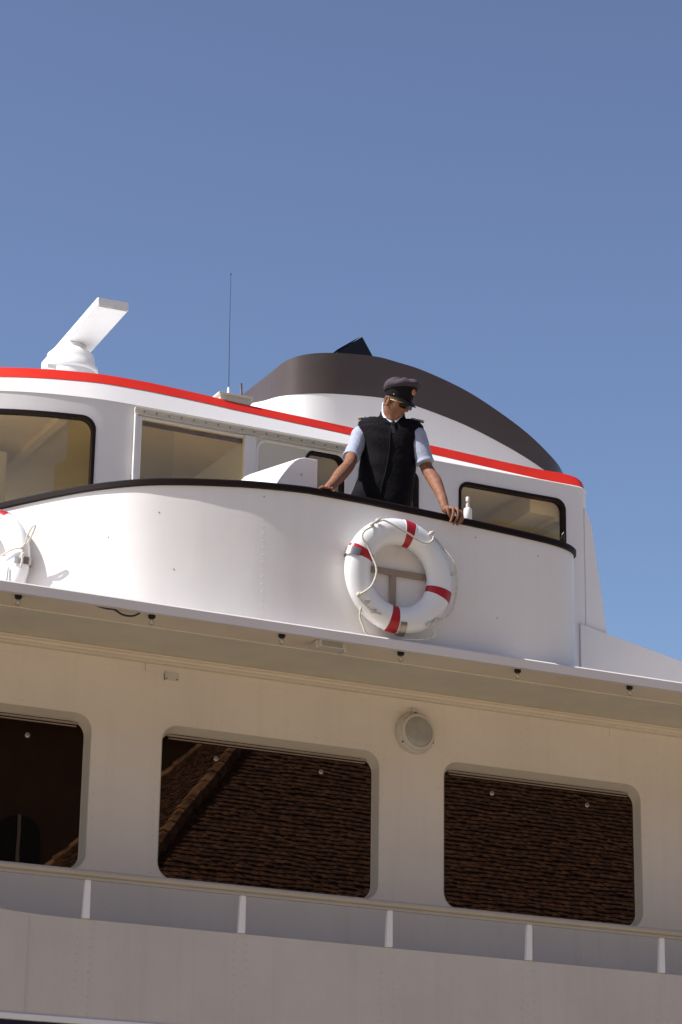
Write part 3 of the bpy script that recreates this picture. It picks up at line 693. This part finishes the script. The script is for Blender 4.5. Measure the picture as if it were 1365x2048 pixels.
HM = Matrix.Translation(HC) @ Matrix.Rotation(R(24), 4, 'Z') @ Matrix.Rotation(R(27), 4, 'X') @ Matrix.Rotation(R(-4), 4, 'Y') @ Matrix.Scale(.93, 4)
def g(v, c, s_): return math.exp(-((v.x-c[0])**2/s_[0]**2 + (v.z-c[2])**2/s_[2]**2)) * (1 if v.y < 0 else 0)
def headf(p, u):
    x, y, z = p
    t = max(0, -z/.115)
    x *= 1 - .30*t**1.6 - .05*max(0, -u.y)*t
    if y < 0: y *= 1 - .10*(1-abs(u.z))*0
    if z < 0 and y > 0: y *= 1 - .25*t
    p = Vector((x, y, z)); f = Vector((p.x, p.y, p.z))
    p.y -= .010*g(f, (0, 0, -.098), (.030, 1, .020))              # chin
    p.y -= .010*g(f, (0, 0, .022), (.055, 1, .014))               # brow
    for sx in (-1, 1):
        p.y += .012*g(f, (sx*.030, 0, .0), (.017, 1, .013))       # eye sockets
        p.y -= .006*g(f, (sx*.045, 0, -.028), (.020, 1, .018))    # cheekbones
        p.y += .005*g(f, (sx*.042, 0, -.060), (.014, 1, .020))
    p.y -= .006*g(f, (0, 0, -.064), (.024, 1, .006)); p.y -= .007*g(f, (0, 0, -.077), (.022, 1, .006)); p.y += .004*g(f, (0, 0, -.0705), (.024, 1, .0028))
    return p
body = MB()
hb = MB(); hb.ball((0, 0, 0), (.076, .096, .118), 5, headf)
# nose, ears
hb.tube([(0, -.088, .012), (0, -.101, -.012), (0, -.112, -.030), (0, -.110, -.040)], [.007, .009, .012, .010], 10); hb.ball((0, -.114, -.034), (.011, .011, .010), 2)
for sx in (-1, 1):
    hb.ball((sx*.011, -.103, -.037), (.009, .011, .008), 2)
    pts = []
    for k in range(13): a_ = R(-120 + 300*k/12); pts.append((sx*(.083 + .010*max(0, -cos(a_))*0 + .004), .012 + .017*cos(a_), -.012 + .030*sin(a_)))
    hb.tube(pts, .0055, 8); hb.ball((sx*.078, .010, -.014), (.008, .015, .026), 2, None, None); hb.ball((sx*.083, .004, -.040), (.006, .007, .009), 2)
hb.xform(HM); me_ = bpy.data.meshes.new('t'); hb.bm.to_mesh(me_); body.bm.from_mesh(me_)
# neck, torso core
limb(body, [HM @ Vector((0, .028, -.055)), (6.955, 13.50, 7.37), (6.955, 13.53, 7.30)], [.056, .057, .068])
limb(body, [(6.958, 13.55, 7.24), (6.945, 13.58, 7.0), (6.915, 13.62, 6.72)], [.09, .10, .11], 20)
limb(body, [(6.80, 13.63, 7.29), (6.955, 13.55, 7.29), (7.09, 13.46, 7.28)], [.05, .08, .05])
# arms
limb(body, [(6.785, 13.63, 7.28), (6.71, 13.58, 7.15), (6.655, 13.515, 7.035), (6.55, 13.41, 6.92), (6.44, 13.31, 6.80), (6.365, 13.25, 6.728)], [.046, .040, .039, .043, .033, .026])
limb(body, [(7.10, 13.44, 7.28), (7.132, 13.42, 7.16), (7.152, 13.42, 7.065), (7.170, 13.34, 6.95), (7.165, 13.25, 6.83), (7.158, 13.185, 6.728)], [.046, .042, .040, .043, .033, .0265])
# image-right hand gripping the rim (his left)
hand = [(7.158, 13.185, 6.722), (7.168, 13.160, 6.704), (7.175, 13.132, 6.697)]
limb(body, hand, [.026, .027, .024])
kn = [((7.130, 13.118, 6.696), (7.122, 13.086, 6.684), (7.130, 13.080, 6.650), (7.146, 13.084, 6.628)),
      ((7.160, 13.112, 6.700), (7.158, 13.078, 6.690), (7.150, 13.068, 6.640), (7.138, 13.078, 6.600)),
      ((7.182, 13.112, 6.699), (7.188, 13.076, 6.686), (7.178, 13.064, 6.630), (7.160, 13.076, 6.590)),
      ((7.202, 13.118, 6.693), (7.213, 13.082, 6.676), (7.206, 13.068, 6.628), (7.186, 13.078, 6.590)),
      ((7.214, 13.130, 6.684), (7.226, 13.094, 6.664), (7.222, 13.080, 6.630), (7.206, 13.086, 6.602))]
for i, f in enumerate(kn): limb(body, f, [.0115, .0105, .0095, .0078] if i else [.014, .0125, .0108, .0088], 8)
# image-left hand, resting on the inner edge of the rim (his right)
limb(body, [(6.365, 13.25, 6.728), (6.350, 13.215, 6.712), (6.335, 13.19, 6.712)], [.026, .026, .020])
for i in range(4): bx_ = 6.362 - i*.020; limb(body, [(bx_, 13.205, 6.712), (bx_-.004, 13.172, 6.712), (bx_-.006, 13.150, 6.708), (bx_-.007, 13.135, 6.705)], [.011, .010, .009, .0075], 8)
limb(body, [(6.375, 13.23, 6.712), (6.388, 13.21, 6.705), (6.392, 13.185, 6.705)], [.013, .0115, .009], 8)
# legs and feet
for hx, kx, fx, hy, fy in ((6.83, 6.81, 6.80, 13.66, 13.78), (6.995, 7.02, 7.04, 13.60, 13.72)):
    limb(body, [(hx, hy, 6.65), (kx, (hy+fy)/2-.03, 6.24), (fx, fy, 5.90)], [.085, .055, .040]); limb(body, [(fx, fy, 5.86), (fx-.02, fy-.12, 5.835)], [.040, .032])
remesh(body, 'body', 'skin', man, .0034, 2)

# vest
ax_, fx_ = Vector((.89, -.46, 0)), Vector((-.46, -.89, 0))
lv = [(6.42, 6.895, 13.67, .185, .135), (6.60, 6.905, 13.65, .198, .140), (6.76, 6.918, 13.625, .200, .140), (6.865, 6.926, 13.61, .196, .137), (7.0, 6.948, 13.59, .182, .132), (7.13, 6.960, 13.575, .176, .130), (7.23, 6.960, 13.56, .186, .128), (7.29, 6.960, 13.553, .204, .116), (7.328, 6.960, 13.546, .210, .100), (7.352, 6.960, 13.54, .186, .088), (7.372, 6.958, 13.532, .135, .078), (7.390, 6.957, 13.526, .088, .070), (7.420, 6.956, 13.518, .080, .074), (7.452, 6.955, 13.514, .077, .073)]
q = MB(); rg = []
for z, cx, cy, hw, hd in lv:
    ring = []
    for j in range(48):
        a_ = 2*pi*j/48; c_, s_ = cos(a_), sin(a_); e = .82
        u = abs(c_)**e*(1 if c_ > 0 else -1)*hw; v = abs(s_)**e*(1 if s_ > 0 else -1)*hd
        zz = z + ((.030*abs(u)/.2 - .012*u/.2)*min(1, (z-7.2)/.1) if 7.2 < z < 7.4 else 0) - (.105*max(0, v/hd) if z > 7.40 else .05*max(0, v/hd) if z > 7.38 else 0)
        ring.append(tuple(Vector((cx, cy, zz)) + ax_*u + fx_*v))
    rg.append(ring)
q.loft(rg)
def vd(c):
    n = noise.noise(Vector((c.x*6, c.y*6, c.z*11 + c.x*7)))*.011 + noise.noise(Vector((c.x*9+3+c.z*9, c.y*9, c.z*15)))*.004
    d = Vector((c.x-6.955, c.y-13.56, 0)); 
    if d.length > .02 and c.z < 7.33: c = c + d.normalized()*n
    return c
vest = remesh(q, 'vest', 'cloth', man, .006, 6, vd)
def vpt(z, u, out=.004):
    for i in range(len(lv)-1):
        if lv[i][0] <= z <= lv[i+1][0]: t = (z-lv[i][0])/(lv[i+1][0]-lv[i][0]); r_ = [lv[i][k]*(1-t)+lv[i+1][k]*t for k in range(5)]
    v = r_[4]*max(0, 1-abs(u/r_[3])**2.4)**(1/2.4); p = Vector((r_[1], r_[2], z)) + ax_*u + fx_*(v+out); return vd(p)
q = MB(); q.tube([vpt(z, .0 + .004*sin(z*9)) for z in [6.55+.03*k for k in range(26)]], .0035, 6); q.build('zip', 'trousers', vest, smooth=True)
# epaulettes
for sgn, mm in ((-1, 'silver'), (1, 'silver')):
    zt = 7.372 + .012*sgn; base = Vector((6.960, 13.543, 0)) + ax_*sgn*.125; tip = Vector((6.960, 13.543, 0)) + ax_*sgn*.208
    def sh(d, z, w, h, dirv=ax_*sgn):
        s2 = fx_
        d = d + s2*.012; return [tuple(d + s2*(-w) + Vector((0, 0, z+.012))), tuple(d + s2*w + Vector((0, 0, z-.016))), tuple(d + s2*w + Vector((0, 0, z+h-.016))), tuple(d - s2*w + Vector((0, 0, z+h+.012)))]
    q = MB(); q.loft([sh(base, 7.380+(.020 if sgn < 0 else .012), .026, .012), sh(tip, 7.350+(.042 if sgn < 0 else .022), .030, .014)]); ep = q.build('epaulette', 'blackm', man, bevel=.003)
    ez = lambda t, sgn=sgn: (7.380+(.020 if sgn < 0 else .012))*(1-t) + (7.350+(.042 if sgn < 0 else .022))*t + .009
    q = MB()
    for a_, b_ in ((.18, .42), (.52, .74)):
        q.loft([sh(base.lerp(tip, a_), ez(a_), .0275, .006), sh(base.lerp(tip, b_), ez(b_), .0285, .006)])
    q.build('stripe', 'silver', ep)
    q = MB(); q.loft([sh(base.lerp(tip, .80), ez(.8), .031, .007), sh(base.lerp(tip, 1.03), ez(1.03), .032, .007)]); q.build('stripe', 'gold2', ep)
# shirt: sleeves and collar
q = MB()
def sleeve(q, a_, b_, r0, r1, rb):
    a_, b_ = Vector(a_), Vector(b_); pts = [a_.lerp(b_, k/5) for k in range(6)]; q.tube(pts, [r0*(1-k/5)+r1*k/5 for k in range(6)], 20); q.ball(a_, r0, 3)
    d = (b_-a_).normalized(); q.tube([b_-d*.016, b_+d*.002], r1+.0035, 20)
sleeve(q, (6.785, 13.632, 7.290), (6.690, 13.566, 7.095), .056, .0535, 0); sleeve(q, (7.100, 13.44, 7.280), (7.138, 13.412, 7.088), .054, .0555, 0)
limb(q, [(6.79, 13.63, 7.27), (6.955, 13.55, 7.27), (7.10, 13.45, 7.27)], [.05, .09, .05])
def sd_(c): return c + Vector((1, .4, 0))*noise.noise(Vector((c.x*14, c.y*14, c.z*22 + c.x*20)))*.007
sh_ = remesh(q, 'shirt', 'shirt', man, .0045, 3, sd_)
def ringc(z, r, tilt, cx=6.957, cy=13.512): return [tuple(Vector((cx, cy, z)) + ax_*r*cos(2*pi*j/32) + fx_*r*1.02*sin(2*pi*j/32) + Vector((0, 0, -tilt*max(-.3, sin(2*pi*j/32))))) for j in range(32)]
q = MB(); q.loft([ringc(7.385, .070, .05), ringc(7.440, .072, .10), ringc(7.474, .071, .125), ringc(7.476, .065, .125), ringc(7.42, .062, .05)], True, False); q.build('collar', 'collar', sh_, smooth=True)
q = MB(); kp = Vector((6.957, 13.512, 7.335)) + fx_*.074; q.ball(kp, (.016, .014, .018), 2); q.loft([[tuple(kp + ax_*x + fx_*.006 + Vector((0, 0, z))) for x, z in ((-.012, -.01), (.012, -.01), (.012, -.008), (-.012, -.008))], [tuple(kp + ax_*x + fx_*.004 + Vector((0, 0, z))) for x, z in ((-.018, -.07), (.018, -.07), (.018, -.068), (-.018, -.068))]]); q.build('tie', 'blackm', sh_, smooth=True)
# trousers
q = MB()
for hx, kx, fx, hy, fy in ((6.83, 6.81, 6.80, 13.66, 13.78), (6.995, 7.02, 7.04, 13.60, 13.72)): limb(q, [(hx, hy, 6.62), (kx, (hy+fy)/2-.03, 6.24), (fx, fy, 5.90)], [.10, .078, .066])
limb(q, [(6.90, 13.64, 6.72), (6.91, 13.64, 6.60)], [.14, .13]); remesh(q, 'trousers', 'trousers', man, .008, 3)
q = MB()
for fx, fy in ((6.80, 13.78), (7.04, 13.72)): limb(q, [(fx, fy+.03, 5.84), (fx-.01, fy-.08, 5.835), (fx-.02, fy-.16, 5.83)], [.048, .044, .034])
q.build('shoes', 'visor', man, smooth=True)
# cap
def el(z, rx, ry, dz=0, cy=0, n=40, puff=0): return [(rx*cos(2*pi*j/n), cy + ry*sin(2*pi*j/n), z - dz*sin(2*pi*j/n) + puff*noise.noise(Vector((cos(2*pi*j/n)*2.2, sin(2*pi*j/n)*2.2, z*9)))) for j in range(n)]
q = MB(); q.loft([el(.028, .082, .101, .004), el(.034, .0845, .1035, .004), el(.062, .086, .108, .020), el(.088, .094, .118, .048)], True, True)
q.xform(HM); cap = q.build('cap', 'hatband', man, smooth=True)
q = MB(); q.loft([el(.087, .093, .117, .048), el(.094, .103, .124, .046, puff=.004), el(.108, .112, .131, .042, puff=.010), el(.126, .110, .128, .038, puff=.016), el(.144, .098, .114, .032, puff=.020), el(.156, .074, .087, .024, puff=.018), el(.162, .040, .048, .014, puff=.012), el(.163, .012, .014, .005)])
q.xform(HM); q.build('crown', 'hat', cap, smooth='all')
q = MB(); q.tube([Vector(p) + Vector((0, 0, 0)) for p in el(.089, .0955, .1195, .048)], .0028, 6, closed=True); q.xform(HM); q.build('piping', 'hat', cap, smooth='all')
q = MB(); vs = []; fs = []; n_, m2 = 18, 6
for k in range(2):
    for i in range(n_+1):
        a_ = R(205 + 130*i/n_)
        for j in range(m2+1):
            t = j/m2; e = max(0, sin(pi*i/n_))**.6; ext = .058*e*t
            vs.append(((.084+ext*.25)*cos(a_), (.103)*sin(a_) - ext, .040 - ext*.62 - .010*(cos(a_)**2) - k*.003))
N_ = (n_+1)*(m2+1)
for i in range(n_):
    for j in range(m2):
        b_ = i*(m2+1)+j
        for k in range(2): fs.append(tuple(k*N_ + v for v in (b_, b_+1, b_+m2+2, b_+m2+1)))
for i in range(n_): b_ = i*(m2+1)+m2; fs.append((b_, b_+m2+1, b_+m2+1+N_, b_+N_))
q.faces(vs, fs); q.xform(HM); q.build('visor', 'visor', cap, smooth='all')
q = MB(); q.lathe([(.017, 0), (.017, .003), (.012, .005), (0, .005)], (0, 0, 0), 'Y', 20, 1, 1.2); q.xform(HM @ Matrix.Translation((0.0, -.117, .098)) @ Matrix.Rotation(R(-12), 4, 'X')); bd = q.build('badge', 'gold2', cap, smooth=True)
q = MB(); q.lathe([(.0125, .0045), (.0125, .0065), (0, .0075)], (0, 0, 0), 'Y', 16, 1, 1.2); q.xform(HM @ Matrix.Translation((0.0, -.117, .098)) @ Matrix.Rotation(R(-12), 4, 'X')); q.build('emblem', 'badge', bd, smooth=True)
q = MB()
for sx in (-1, 1): q.ball((sx*.083, -.028, .044), .005, 2)
q.xform(HM); q.build('button', 'gold', cap, smooth='all')
# hair
q = MB(); q.ball((0, 0, 0), (.0795, .1005, .121), 4, headf)
dl = [v for v in q.bm.verts if not ((v.co.z > -.055 + .055*max(0, -v.co.y/.05)) and v.co.z < .05 and v.co.y > -.045 and not (abs(v.co.y-.012) < .020 and v.co.z < .012))]
bmesh.ops.delete(q.bm, geom=dl, context='VERTS'); q.xform(HM); q.build('hair', 'hair', man, smooth='all')
# sunglasses
q = MB()
for sx in (-1, 1):
    q.tube([(sx*.068, -.086, .006), (sx*.0795, -.055, .006), (sx*.0835, -.005, .004), (sx*.086, .012, -.004)], .0016, 6); q.tube([(sx*.012, -.104, .006), (sx*.040, -.1035, .010), (sx*.068, -.087, .006)], .0022, 6)
q.tube([(-.012, -.104, .006), (0, -.107, .008), (.012, -.104, .006)], .002, 6); q.xform(HM); gl_ = q.build('sunglasses', 'gold', man, smooth='all')
for sx in (-1, 1):
    q = MB(); q.plate(rr(.010, -.026, .066, .008, (.016, .014, .006, .006), 5), [], 0, .003, lambda s_, d, z, sx=sx: (sx*s_, -.1045 + max(0, s_-.03)*.42 + (s_-.036)**2*2 - d, z)); q.xform(HM); q.build('lens', 'lensdark', gl_)
